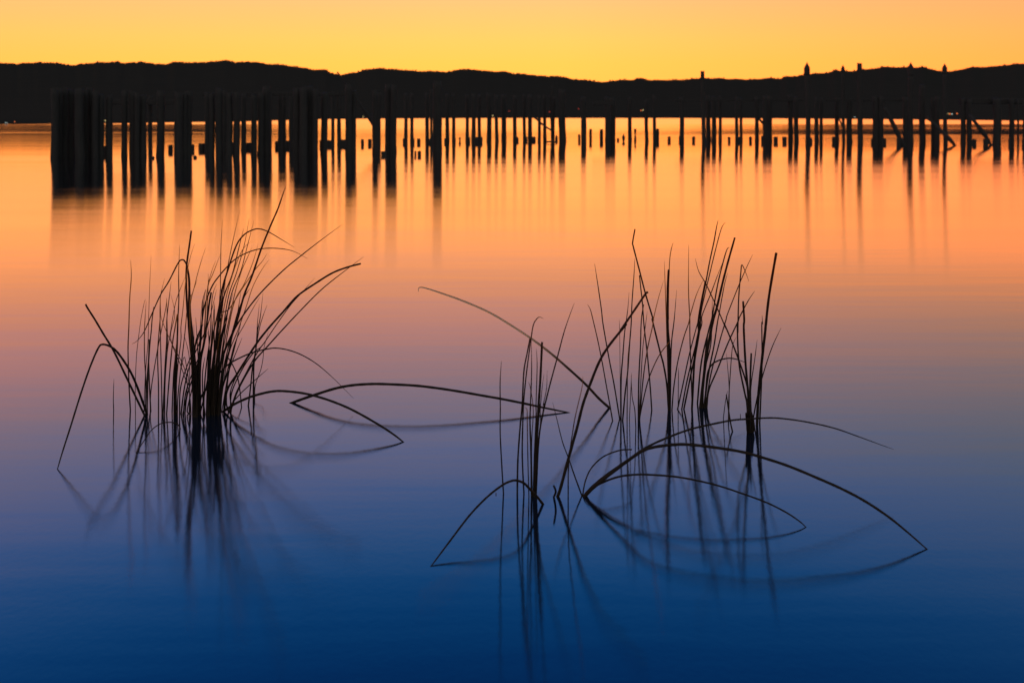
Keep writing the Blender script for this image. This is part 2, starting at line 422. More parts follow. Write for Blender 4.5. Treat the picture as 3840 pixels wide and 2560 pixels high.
# (strip, x at far waterline, x at strip row 900, width, top row, row: f front / b back / t tall, extra)
PIL = [
 ('P',500,500,62,330,'f'),('P',548,545,58,322,'f'),('P',588,588,66,328,'f'),('P',648,646,82,335,'f'),
 ('P',730,735,74,330,'f'),('P',782,785,60,338,'f'),('P',830,826,66,328,'f'),('P',880,876,56,352,'f'),('P',925,922,58,380,'f'),
 ('P',1006,1002,56,385,'f'),
 ('P',1145,1142,48,350,'f'),('P',1218,1222,58,350,'f'),('P',1262,1258,44,362,'f'),('P',1316,1314,58,385,'f'),('P',1383,1381,38,390,'b'),('P',1476,1472,66,350,'f'),
 ('Q',174,172,74,362,'f'),('Q',222,221,56,372,'f'),('Q',266,258,66,358,'f'),
 ('Q',432,432,44,362,'b'),('Q',474,474,48,372,'f'),('Q',545,545,60,322,'f'),('Q',592,590,50,345,'b'),('Q',635,632,52,368,'f'),
 ('Q',705,700,56,362,'f'),('Q',771,768,46,372,'b'),
 ('Q',861,862,50,380,'f'),('Q',926,924,52,372,'f'),('Q',980,978,72,306,'f'),('Q',1017,1012,28,372,'b'),
 ('Q',1104,1104,40,380,'b'),('Q',1145,1143,40,372,'b'),
 ('Q',1212,1212,48,372,'b'),('Q',1258,1256,64,330,'f'),('Q',1318,1316,68,310,'f'),('Q',1378,1374,66,305,'f'),('Q',1430,1426,48,330,'f'),
 ('R',42,36,58,362,'f'),('R',118,118,32,355,'b'),('R',177,177,38,362,'b'),
 ('R',262,264,64,292,'f'),('R',313,304,54,342,'f'),
 ('R',504,506,52,345,'f'),('R',546,538,38,362,'b'),('R',628,630,62,290,'f'),('R',682,676,56,296,'f'),
 ('R',787,788,34,365,'b'),('R',846,844,32,370,'b'),('R',983,986,36,366,'b'),('R',1022,1026,24,332,'b'),('R',1078,1078,86,265,'f'),
 ('R',1170,1172,36,372,'b'),('R',1225,1228,32,366,'b'),('R',1351,1353,32,378,'b'),('R',1408,1410,38,372,'b'),('R',1464,1467,32,380,'b'),
 ('S',78,84,44,366,'b'),('S',149,160,34,382,'b'),('S',216,222,46,380,'b'),('S',320,322,36,386,'b'),('S',404,412,30,376,'b'),('S',458,460,38,382,'b'),
 ('S',540,546,30,388,'b'),('S',592,598,32,384,'b'),('S',646,672,22,384,'b'),('S',686,668,24,398,'b'),('S',662,664,15,300,'b'),('S',755,762,66,332,'b'),
 ('S',947,956,50,402,'b'),('S',1170,1174,50,402,'b'),('S',1216,1218,50,408,'b'),('S',1375,1380,36,402,'b'),('S',1529,1533,34,430,'b'),
 ('T',130,138,32,388,'b'),('T',380,386,42,404,'b'),('T',578,590,38,165,'t','flat'),('T',626,632,44,392,'b'),('T',676,680,44,398,'b'),
 ('T',733,738,30,394,'b'),('T',888,892,32,404,'b'),('T',929,931,28,414,'b'),('T',1070,1077,36,400,'b'),('T',1150,1156,46,392,'b'),('T',1194,1194,42,398,'b'),
 ('T',1378,1387,46,380,'b'),('T',1434,1440,42,398,'b'),
 ('U',68,76,44,82,'t','point'),('U',151,155,38,404,'b'),('U',196,194,30,410,'b'),('U',338,342,36,408,'b'),('U',397,403,28,106,'t','point'),('U',455,456,50,420,'b'),
 ('U',550,556,48,92,'t','flat'),('U',689,692,54,402,'b'),('U',738,738,54,398,'b'),('U',965,966,46,402,'b'),('U',1018,1020,46,82,'t','point'),
 ('U',1125,1128,54,290,'b'),('U',1225,1228,42,404,'b'),('U',1262,1260,42,400,'b'),('U',1332,1339,36,93,'t','point'),
 ('V',1006,1010,46,416,'b'),('V',1068,1068,46,420,'b'),('V',1315,1317,70,412,'b'),('V',1452,1454,44,418,'b'),('V',1511,1514,18,424,'b'),('V',1572,1572,30,418,'b'),
]
def log_mesh(top, bot, r, seed, ragged=0.04, head=None):
    """vertical-ish timber pile from below the water to a worn top; local to bot"""
    nr_, sd = 16, 12
    rnd = random.Random(seed)
    ax_ = top - bot
    bend = Vector((rnd.uniform(-1, 1), rnd.uniform(-1, 1), 0)) * r * 0.22
    ph = rnd.random() * 10
    vs, fs = [], []
    zs = [-0.7 + (ax_.z + 0.7) * i / (nr_ - 1) for i in range(nr_)]
    tilt = rnd.uniform(0, 6.28)
    for i, z in enumerate(zs):
        t = z / ax_.z
        c = Vector((ax_.x * t, ax_.y * t, z)) + bend * math.sin(math.pi * max(0, t) * 1.0)
        f = 1 - 0.05 * t + 0.07 * math.exp(-((z - 0.02) / 0.22) ** 2)
        for k in range(sd):
            a = 2 * math.pi * k / sd
            rr = r * f * (1 + 0.10 * noise.noise(Vector((math.cos(a) * 1.3 + ph, math.sin(a) * 1.3, z * 1.4 + ph))))
            if i >= nr_ - 1 and not head: rr *= 0.95
            dz = 0
            if i == nr_ - 1: dz = ragged * (math.cos(a + tilt) * 0.8 + rnd.uniform(-.5, .5)) * (0 if head else 1)
            vs.append(c + Vector((math.cos(a) * rr, math.sin(a) * rr, dz)))
    for i in range(nr_ - 1):
        for k in range(sd):
            k2 = (k + 1) % sd
            fs.append((i * sd + k, i * sd + k2, (i + 1) * sd + k2, (i + 1) * sd + k))
    fs.append(tuple(range(sd))[::-1])
    c = len(vs); vs.append(Vector((ax_.x, ax_.y, ax_.z - ragged * 0.8)))
    for k in range(sd): fs.append(((nr_ - 1) * sd + k, (nr_ - 1) * sd + (k + 1) % sd, c))
    return vs, fs

ORD = ['', 'first', 'second', 'third', 'fourth', 'fifth', 'sixth', 'seventh', 'eighth', 'ninth', 'tenth', 'eleventh', 'twelfth', 'thirteenth', 'fourteenth', 'fifteenth', 'sixteenth']
pil = []
for q in PIL:
    reg, x6, x9, w, top, row = q[:6]; ex = q[6] if len(q) > 6 else None
    X6, Y6 = px_of(reg, x6, 600); X9, Y9 = px_of(reg, x9, 900); _, YT = px_of(reg, 0, top)
    yb = interp({'f': FRONT, 'b': BACK, 't': TALL}[row], X9) + R.uniform(-2.0, 2.0)
    sl = (X9 - X6) / (Y9 - Y6)
    xb = X9 + (yb - Y9) * sl; xt = X9 + (YT - Y9) * sl * 0.55
    pil.append(dict(xb=xb, xt=xt, yb=yb, yt=YT, w=w / 2.45, row=row, ex=ex, sl=sl))
pil.sort(key=lambda d: d['xb'])
# landmark piles that anyone can find; the others are counted from the nearest one
def idx_near(x, cond=lambda d: True):
    return min((i for i, d in enumerate(pil) if cond(d)), key=lambda i: abs(pil[i]['xb'] - x))
LMK = {0: None}
LMK = {idx_near(204): ('stout flat-topped piling at the left end of the whole row', 'the left end piling'),
 idx_near(410): ('piling standing alone right of the first dark mass, beside a narrow lit gap', 'the piling beside the narrow gap'),
 idx_near(602): ('thick single piling with open water on both sides, left of the floating square stub', 'the thick single piling by the square stub'),
 idx_near(888): ('upright piling with thin slits of light on both sides, above the left reeds', 'the piling between two slits of light'),
 idx_near(1216): ('single piling just right of the widest dark mass of pilings', 'the single piling past the widest mass'),
 idx_near(1480): ('high blunt piling, right half of the stout pair right of the leaning pole', 'the stout pair by the leaning pole'),
 idx_near(1640): ('thickest lone piling in the picture, reaching well above its slim neighbours', 'the thickest lone piling'),
 idx_near(2111, lambda d: d['w'] > 24): ('stout piling at the right end of the slim middle row, beside a wide open gap', 'the stout piling ending the slim row'),
 idx_near(2190): ('single piling leaning a little, first of the widely spaced ones right of centre', 'the first widely spaced piling'),
 idx_near(2640, lambda d: d['row'] == 't'): ('tall flat-topped post, leftmost one that breaks the ridge line', 'the leftmost tall post'),
 idx_near(3030, lambda d: d['row'] == 't'): ('tall thick post with a pointed cap, leftmost of the pointed ones', 'the leftmost pointed post'),
 idx_near(3163, lambda d: d['row'] == 't'): ('tall slender post with a small pointed cap left of the flat-topped one at right', 'the slender pointed post'),
 idx_near(3226, lambda d: d['row'] == 't'): ('tall square flat-topped post standing between pointed ones', 'the square tall post'),
 idx_near(3415, lambda d: d['row'] == 't'): ('tall pointed post beside the foot of a slanting brace', 'the pointed post by the slanting brace'),
 idx_near(3545, lambda d: d['row'] == 't'): ('rightmost tall pointed post, crossed by a slanting brace with a small float', 'the rightmost pointed post'),
 idx_near(3737): ('stout piling standing alone right of the last slanting brace', 'the stout piling past the last brace')}
keys = sorted(LMK)
for i, d in enumerate(pil):
    base = at(d['xb'], d['yb'], dist(d['yb'])); Y = base.y
    topw = at(d['xt'], d['yt'], Y + R.uniform(-.15, .15))
    r = d['w'] / FPX * Y / 2 * (1.10 if d['row'] == 'f' and d['xb'] < 1250 else 1.02)
    if i in LMK: lab = LMK[i][0]
    else:
        k = min(keys, key=lambda q: abs(q - i)); n = abs(i - k)
        size = 'slim' if d['w'] < 15 else ('stout' if d['w'] > 24 else 'medium')
        hh = 'low' if d['yt'] > 360 else ('tall' if d['yt'] < 320 else 'upright')
        lab = f"{size} {hh} piling, {ORD[n]} {'right' if i > k else 'left'} of {LMK[k][1]}"
    loc = Vector((base.x, base.y, 0)); top_l = topw - loc
    if d['ex'] == 'point':
        e = empty('pointed_post', loc)
        hz = top_l.z; capH = r * 5.2
        vs, fs = log_mesh(Vector((top_l.x, top_l.y, hz - capH)), Vector((0, 0, 0)), r, i, 0.0, head=True)
        link('post', vs, fs, M_WOOD, e)
        c = Vector((top_l.x, top_l.y, hz - capH)); rr = r * 1.25
        vs, fs = tube([c + Vector((0, 0, 0.004)), c + Vector((0, 0, capH * 0.10)), c + Vector((0, 0, capH * 0.5)), c + Vector((0, 0, capH * 0.58)), c + Vector((0, 0, capH))],
                      [rr * 0.92, rr, rr, rr * 0.93, rr * 0.03], 12)
        link('pointed_cap', vs, fs, M_WOOD, e, smooth=False)
        tag(e, lab, 'post', 'tall posts rising above the ridge')
    else:
        vs, fs = log_mesh(top_l, Vector((0, 0, 0)), r, i, ragged=r * (0.1 if d['ex'] else 0.35))
        o = link('flat_topped_post' if d['ex'] else 'wooden_piling', vs, fs, M_WOOD); o.location = loc
        tag(o, lab, 'post' if d['ex'] else 'piling', 'tall posts rising above the ridge' if d['ex'] else 'old pilings standing in the lake')

# ------------------------------------------------------------------ low stubs between the pilings
# (strip, x, width, top, bottom, shape)
STB = [('P',965,42,855,972,'s'),('P',1407,24,945,982,'k'),
 ('Q',97,38,843,937,'s'),('Q',302,26,838,930,'s'),('Q',322,34,940,978,'k'),('Q',382,52,828,925,'s'),('Q',484,30,840,920,'s'),('Q',662,24,820,930,'s'),('Q',820,52,822,912,'s'),
 ('Q',1070,26,810,905,'s'),('Q',1176,34,805,900,'s'),('Q',1477,22,800,890,'s'),
 ('R',86,36,800,882,'s'),('R',210,44,795,878,'s'),('R',390,28,792,878,'s'),('R',458,34,790,870,'s'),('R',585,46,900,968,'s'),
 ('R',771,22,785,855,'s'),('R',857,24,780,860,'s'),('R',907,33,785,857,'s'),('R',876,18,898,970,'s'),('R',913,34,898,970,'s'),('R',1012,34,785,850,'r'),
 ('R',1148,14,780,850,'s'),('R',1240,16,780,850,'s'),('R',1285,20,775,850,'h'),('R',1372,18,772,850,'s'),('R',1437,34,770,850,'s'),('R',1484,18,770,850,'s'),
 ('S',13,22,770,845,'s'),('S',343,26,770,835,'r'),('S',430,12,768,830,'s'),('S',492,40,768,830,'s'),('S',703,24,755,830,'r'),
 ('S',911,22,748,837,'s'),('S',1016,26,697,850,'s'),('S',1116,32,700,850,'s'),('S',1268,20,780,820,'s'),('S',1319,26,740,840,'b'),('S',1426,24,697,850,'h'),
 ('T',163,26,697,850,'s'),('T',268,28,765,837,'s'),('T',362,12,762,837,'s'),('T',493,28,765,837,'s'),('T',819,24,770,838,'s'),('T',910,20,770,840,'s'),
 ('T',1015,26,768,840,'s'),('T',1121,16,760,848,'s'),('T',1247,36,768,848,'s'),('T',1328,36,768,848,'s'),
 ('U',96,34,775,850,'r'),('U',310,28,768,855,'s'),('U',658,12,785,855,'s'),('U',776,28,782,858,'s'),('U',904,30,780,865,'s'),
 ('V',1112,30,792,870,'s'),('V',1216,38,785,875,'s'),('V',1435,18,792,878,'s'),('V',1561,20,795,885,'s')]
stb = []
for reg, x, w, t0, b0, sh in STB:
    X, YT = px_of(reg, x, t0); _, YB = px_of(reg, x, b0)
    stb.append((X, YT, YB - (YB - YT) * 0.24, w / 2.45, sh))
stb.sort()
lm_x = [(pil[k]['xb'], LMK[k][1]) for k in keys]
lm_x.sort()
from collections import defaultdict
cnt = defaultdict(int)
for i, (X, YT, YB, w, sh) in enumerate(stb):
    lx, ln = [q for q in lm_x if q[0] <= X][-1]
    cnt[ln] += 1
    Y = dist(YB); hgt = (YB - YT) / FPX * Y; r = w / FPX * Y / 2
    rnd = random.Random(100 + i)
    prof = {'s': [(0, 1), (.3, .98), (.6, 1.0), (.9, .97), (1, .9)], 'r': [(0, 1), (.4, 1.05), (.7, .95), (.9, .7), (1, .35)],
            'h': [(0, 1), (.25, .95), (.45, .55), (.6, .6), (.85, 1), (1, .95)], 'k': [(0, .8), (.3, 1.1), (.6, 1), (.85, .8), (1, .3)],
            'b': [(0, .6), (.2, .75), (.45, 1.15), (.65, 1.05), (.8, .6), (.92, .25), (1, .12)]}[sh]
    vs, fs = [], []
    sd = 12 if sh != 's' else 16
    rings = [(-0.35 / max(hgt, .05), prof[0][1])] + prof
    for (t, f) in rings:
        for k in range(sd):
            a = 2 * math.pi * k / sd + 0.2
            if sh == 's':     # sawn square timber with softened corners
                cx_, cy_ = math.cos(a), math.sin(a); m_ = max(abs(cx_), abs(cy_)); q_ = 0.8 / m_ + 0.2
            else: q_ = 1
            n_ = 1 + 0.08 * noise.noise(Vector((a, t * 2, i)))
            vs.append(Vector((math.cos(a) * r * f * q_ * n_, math.sin(a) * r * f * q_ * n_, t * hgt + (rnd.uniform(-.04, .04) * hgt if t == 1 else 0))))
    m_ = len(rings)
    for a_ in range(m_ - 1):
        for k in range(sd):
            k2 = (k + 1) % sd; fs.append((a_ * sd + k, a_ * sd + k2, (a_ + 1) * sd + k2, (a_ + 1) * sd + k))
    fs.append(tuple(range(sd))[::-1]); fs.append(tuple((m_ - 1) * sd + k for k in range(sd)))
    o = link('piling_stub', vs, fs, M_WOOD, smooth=(sh != 's')); p = at(X, YB, Y); o.location = (p.x, p.y, 0)
    desc = {'s': 'low square-cut stub', 'r': 'low round-topped stub', 'h': 'low waisted stub', 'k': 'tiny lumpy stub', 'b': 'low bulb-shaped stub'}[sh]
    tag(o, f"{desc}, {ORD[cnt[ln]]} stub right of {ln}", 'stub', 'low stubs at the waterline among the pilings')

# ------------------------------------------------------------------ beams and braces
def beam(name, a, b, w, h, label, cat, group):
    """squared timber between two world points"""
    mid = (a + b) / 2; d = (b - a); L_ = d.length; d.normalize()
    side = d.cross(Vector((0, 0, 1))).normalized(); up = side.cross(d).normalized()
    vs, fs = [], []
    nseg = 10; rnd = random.Random(int(abs(a.x * 100)))
    for i in range(nseg + 1):
        c = a + (b - a) * i / nseg - mid + up * rnd.uniform(-.06, .06) * h
        for sx, sz in ((-1, -.8), (-.8, -1), (.8, -1), (1, -.8), (1, .8), (.8, 1), (-.8, 1), (-1, .8)):
            vs.append(c + side * sx * w / 2 * rnd.uniform(.96, 1.04) + up * sz * h / 2 * rnd.uniform(.95, 1.05))
    for i in range(nseg):
        for k in range(8):
            k2 = (k + 1) % 8; fs.append((i * 8 + k, i * 8 + k2, (i + 1) * 8 + k2, (i + 1) * 8 + k))
    fs.append(tuple(range(8))[::-1]); fs.append(tuple(nseg * 8 + k for k in range(8)))
    o = link(name, vs, fs, M_WOOD, smooth=False); o.location = mid
    return tag(o, label, cat, group)
GB = 'beams still lying across the pilings'
for x0, x1, y0, y1, yb, lab in [
    (418, 664, 376, 393, 572, 'heavy beam across the low pilings left of the thick single one'),
    (762, 1300, 347, 361, 564, 'long beam capping the crowded pilings left of the leaning pole'),
    (2222, 2300, 382, 395, 536, 'short beam end beside the double piling right of centre'),
    (2530, 3010, 374, 381, 534, 'long thin beam between the first two tall posts'),
    (3096, 3392, 373, 381, 537, 'beam between the slender pointed post and the slanting brace'),
    (3598, 3900, 370, 391, 540, 'thick beam across the last pilings at the right edge')]:
    Y = dist(yb) + 0.35; hh = (y1 - y0) / FPX * Y
    beam('cross_beam', at(x0, (y0 + y1) / 2, Y), at(x1, (y0 + y1) / 2, Y), hh * .9, hh, lab, 'beam', GB)
def pole(name, pts, radii, label, cat, group):
    """pts: (px, py, distance)"""
    P = catmull([at(*p) for p in pts], 4); n = len(P)
    rr = []
    for i in range(n):
        t = i / (n - 1) * (len(radii) - 1); k = min(int(t), len(radii) - 2); f = t - k
        rr.append((radii[k] * (1 - f) + radii[k + 1] * f) / FPX * P[i].y / 2)
    o0 = P[0].copy(); vs, fs = tube([p - o0 for p in P], rr, 8)
    o = link(name, vs, fs, M_WOOD); o.location = o0
    return tag(o, label, cat, group)
def u(reg, x, y, Y): return (*px_of(reg, x, y), Y)
GP = 'fallen poles and braces leaning among the pilings'
pole('leaning_pole', [u('R',505,680,37), u('R',452,590,37), u('R',350,440,37), u('R',230,270,37), u('R',158,172,37)], [14, 15, 9, 8, 5], 'long thin pole leaning left, its tip crossing the ridge line', 'pole', GP)
pole('leaning_pole', [u('S',650,705,48), u('S',575,655,48), u('S',520,605,48), u('S',470,575,48)], [6, 7, 7, 6], 'thin broken pole slanting between slim pilings left of the stout one', 'pole', GP)
pole('slanting_brace', [u('U',952,860,45), u('U',900,745,45), u('U',845,630,45), u('U',775,500,45)], [16, 17, 17, 13], 'thick brace slanting down right to the foot of a pointed post', 'brace', GP)
pole('slanting_brace', [u('U',1428,852,44), u('U',1375,790,44), u('U',1310,725,44.5), u('U',1240,650,45), u('U',1160,590,45.4)], [8, 17, 12, 11, 10], 'bent brace slanting down right behind the rightmost pointed post', 'brace', GP)
pole('slanting_brace', [u('V',1270,858,44), u('V',1225,775,44), u('V',1180,718,44), u('V',1120,635,44), u('V',1070,570,44.5)], [10, 15, 19, 13, 12], 'knotted brace slanting down right between the last stout pilings', 'brace', GP)
pole('slanting_brace', [u('T',1150,670,50), u('T',1110,622,50), u('T',1060,560,50)], [9, 9, 8], 'short brace slanting behind the double piling left of the leftmost pointed post', 'brace', GP)
pole('slanting_brace', [u('U',392,690,49), u('U',376,640,49), u('U',356,600,49), u('U',330,550,49)], [5, 6, 6, 5], 'short thin brace beside the slender pointed post', 'brace', GP)
pole('floating_log', [u('U',1425,855,43.5), u('U',1395,866,43.2), u('U',1345,876,42.9)], [6, 9, 8], 'waterlogged timber at the foot of the rightmost pointed post', 'log', GP)
pole('floating_log', [u('V',1268,862,43.5), u('V',1232,872,43.2), u('V',1205,880,42.9)], [6, 9, 8], 'waterlogged timber at the foot of the last slanting brace', 'log', GP)
pole('floating_log', [u('S',612,815,47.3), u('S',655,812,47.2), u('S',700,818,47.1)], [5, 7, 6], 'thin log lying on the water left of the stout middle piling', 'log', GP)

# ------------------------------------------------------------------ rushes
def parse(s):
    out = []
    for tok in s.split():
        x, y = tok[1:].split(','); out.append(px_of(tok[0], float(x), float(y)))
    return out
def stem_geo(s, w0, w1, wet=False, lean=0.0, blunt=False, dy=0):
    P = parse(s); (xb, yb) = P[0]; yb += dy
    Yb = dist(yb); Ye = dist(P[-1][1]) if wet else Yb * (1 + lean)
    cum = [0]
    for a, b in zip(P, P[1:]): cum.append(cum[-1] + math.hypot(b[0] - a[0], b[1] - a[1]))
    pts = []
    for (x, y), c in zip(P, cum):
        k = c / cum[-1]
        pts.append(at(x, y if c else yb, Yb + (Ye - Yb) * k))
    # root runs on below the surface
    d0 = (pts[0] - pts[1]).normalized()
    if d0.z > -0.2: d0 = Vector((d0.x, d0.y, -0.4)).normalized()
    pts = [pts[0] + d0 * 0.03] + pts
    if wet:
        d1 = (pts[-1] - pts[-2]).normalized(); pts.append(pts[-1] + Vector((d1.x, d1.y, min(d1.z, -0.3))).normalized() * 0.02)
    C_ = catmull(pts, 6); n = len(C_)
    rad = []
    for i, p in enumerate(C_):
        t = i / (n - 1)
        if blunt: w = w0 + (w1 - w0) * t
        else:
            w = w0 + (w1 - w0) * t
            if t > 0.8: w *= 1 - 0.75 * ((t - 0.8) / 0.2) ** 1.5
        rad.append(max(0.9, (0.90 if w0 < 7 else (0.95 if wet else 0.84)) * w * (1 + 0.05 * math.sin(i * 1.7))) / FPX * p.y / 2)
    return C_, rad
GT = 'tufts of rushes growing in the shallow water'
def tuft(name, label, stems, cat='rush tuft', group=GT):
    geos = []
    for j, st in enumerate(stems):
        kw = dict(lean=R.uniform(-.13, .13) if st[1] < 8 else R.uniform(-.05, .05)); kw.update(st[3] if len(st) > 3 else {})
        geos.append(stem_geo(st[0], st[1], st[2], **kw))
    o0 = sum((g[0][1] for g in geos), Vector()) / len(geos); o0.z = 0
    if len(stems) == 1:
        vs, fs = tube([p - o0 for p in geos[0][0]], geos[0][1], 8)
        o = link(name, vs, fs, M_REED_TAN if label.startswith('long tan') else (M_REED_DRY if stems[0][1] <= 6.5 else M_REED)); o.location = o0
        return tag(o, label, cat, group)
    e = empty(name, o0)
    for (C_, rad), st in zip(geos, stems):
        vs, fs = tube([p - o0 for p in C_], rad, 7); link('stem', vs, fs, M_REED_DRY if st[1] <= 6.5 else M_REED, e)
    return tag(e, label, cat, group)
W = dict(wet=True); B = dict(blunt=True)
GS = 'single rush stems rising from the water'
# --- left stand
RD = random.Random(3)
DENSE = []
for k in range(18):
    left = k < 6
    x0 = RD.uniform(600, 690) if left else RD.uniform(790, 955)
    tx = RD.uniform(-60, 40) if left else RD.uniform(0, 260) * (0.4 + (x0 - 790) / 165)
    ty = RD.uniform(-450, 300) if not left else RD.uniform(-200, 500)
    xm = x0 + tx * 0.35 + RD.uniform(-15, 15); ym = 1230 + (ty - 1230) * 0.5
    DENSE.append((f"D{x0:.0f},{RD.uniform(1205, 1250):.0f} D{x0 + tx * .12:.0f},{1230 + (ty - 1230) * .25:.0f} D{xm:.0f},{ym:.0f} D{x0 + tx:.0f},{ty:.0f}", RD.uniform(8, 13), RD.uniform(3, 5)))
tuft('rush_tuft', 'two thick stems crossing at left, one folded over so its tip dips in the water', [
 ("C895,935 C835,810 C730,590 C595,310 C490,135 C410,0 A330,1180 A318,1150", 10, 8, B),
 ("C918,925 C875,800 C800,600 C735,470 C640,330 C570,265 C485,238 C440,275 C360,460 C270,720 C170,1040 C90,1290 C40,1460", 10, 6, W)])
tuft('single_rush', 'short lone stem left of the tall vertical one in the left stand', [("C591,880 C588,760 C594,575", 5, 2.5)], 'rush stem', GS)
tuft('single_rush', 'tall thin vertical stem crossing the folded one at left', [("C755,885 C742,640 C732,300 C740,60 A748,1100 A764,880 A757,720", 6.5, 4)], 'rush stem', GS)
tuft('rush_tuft', 'loose tuft of thin upright stems just right of the two crossing stems', [
 ("C805,985 C803,650 C815,350 C840,130 A860,1290 A890,1140 A905,1100", 3.5, 2), ("C888,905 C900,560 C928,200 A935,1250 A945,950 A958,680", 3.5, 2.2),
 ("C905,910 C905,600 C893,330 C893,100 A898,1300 A910,1120", 6, 3), ("C918,915 C930,500 C945,250 C960,100 A968,1300 A985,1180", 6, 4.5, B),
 ("C955,890 C945,700 C935,400 C938,190", 7, 5, B), ("C950,895 C957,690 C1010,350 C1055,120 A1105,1170 A1110,1090", 5, 3), ("C922,915 C917,600 C930,400 C934,260", 6, 3)])
tuft('rush_tuft', 'narrow tuft of straight upright stems left of the tall forked one', [
 ("C1030,960 C1030,640 C1022,330 C1040,60 A1050,1250 A1050,1080 A1090,900", 6, 3), ("C1065,920 C1060,600 C1050,200 A1045,1200 A1055,1020", 6, 3),
 ("C1075,930 C1095,450 C1110,200 A1112,1300 A1135,1090 A1155,930", 7, 3), ("C1090,930 C1095,600 C1118,250 A1115,1350 A1112,1100", 6, 3),
 ("C1110,920 C1130,640 C1165,250 C1195,60 A1215,1250", 6, 5, B), ("C1075,940 C1110,380 C1150,100 A1195,1150 A1245,1000 A1295,880", 4, 2.5)])
tuft('rush_tuft', 'tuft of upright and crossing stems close left of the dense middle of the left stand', [
 ("C1200,920 C1205,550 C1215,200 A1220,1300 A1230,1100 A1228,850 A1238,570", 9, 3.5), ("C1190,930 C1215,500 C1250,200 A1250,1380 A1270,1200 A1300,900 A1340,700 A1385,560", 5, 2.5),
 ("C1185,925 C1190,600 C1210,300 C1218,60 A1220,1250", 9, 7, B), ("C1215,925 C1225,700 C1290,120 A1305,1250 A1320,1120", 6, 3), ("C1165,920 C1172,700 C1190,400 C1215,150", 5, 3),
 ("D330,1180 D350,700 D380,430 D400,200", 5, 3), ("D470,1225 D530,900 D490,620 D330,310 D210,30 A1055,1260", 4, 2.5)])
tuft('rush_tuft', 'tall dark stems left of the densest rushes, one folded into a long drooping loop', [
 ("C1385,950 C1372,500 C1342,120 A1326,1250 A1330,950 A1312,790 A1290,735 A1265,716 A1225,745 A1130,930 A1050,1060 A960,1260 A890,1420 A820,1510 A770,1540", 10, 4),
 ("C1400,950 C1380,500 C1350,200 A1312,1200 A1302,900 A1310,740 A1335,560 A1352,432", 11, 7.5, B),
 ("C1410,950 C1395,500 C1366,150 A1345,1250 A1338,1050 A1335,900 A1318,780", 9, 5), ("C1375,950 C1360,500 C1325,100 A1318,1250", 8, 5),
 ("C1350,920 C1330,700 C1250,450 C1150,180 A1190,1250 A1150,1050", 4, 2.5), ("C1330,940 C1335,640 C1330,350 C1280,140", 4, 2.5), ("C1340,930 C1332,650 C1302,440 C1284,362 C1262,430 C1225,650", 4, 2.5),
 ("C1430,900 C1372,300 A1340,1200 A1390,950 A1440,760 A1492,600", 4.5, 2.5), ("C1420,900 C1350,400 A1340,1150 A1365,1040 A1410,910", 5, 3)])
tuft('rush_tuft', 'slanting stems rising to the right between the folded loop and the densest stems', [
 ("D450,1220 D490,900 D560,600 D700,250 B30,1200 B52,1050", 8, 3), ("D480,1230 D510,950 D600,680 D760,250 B70,1130 B75,910", 7, 3), ("D500,1220 D530,980 D620,700 D720,400 D800,150", 7, 4),
 ("D560,1220 D530,1180 D580,950 D640,700 D745,260 B65,1060 B105,890 B142,790", 6, 2.5), ("D430,1225 D440,900 D520,620 D640,330 D740,50", 7, 4)])
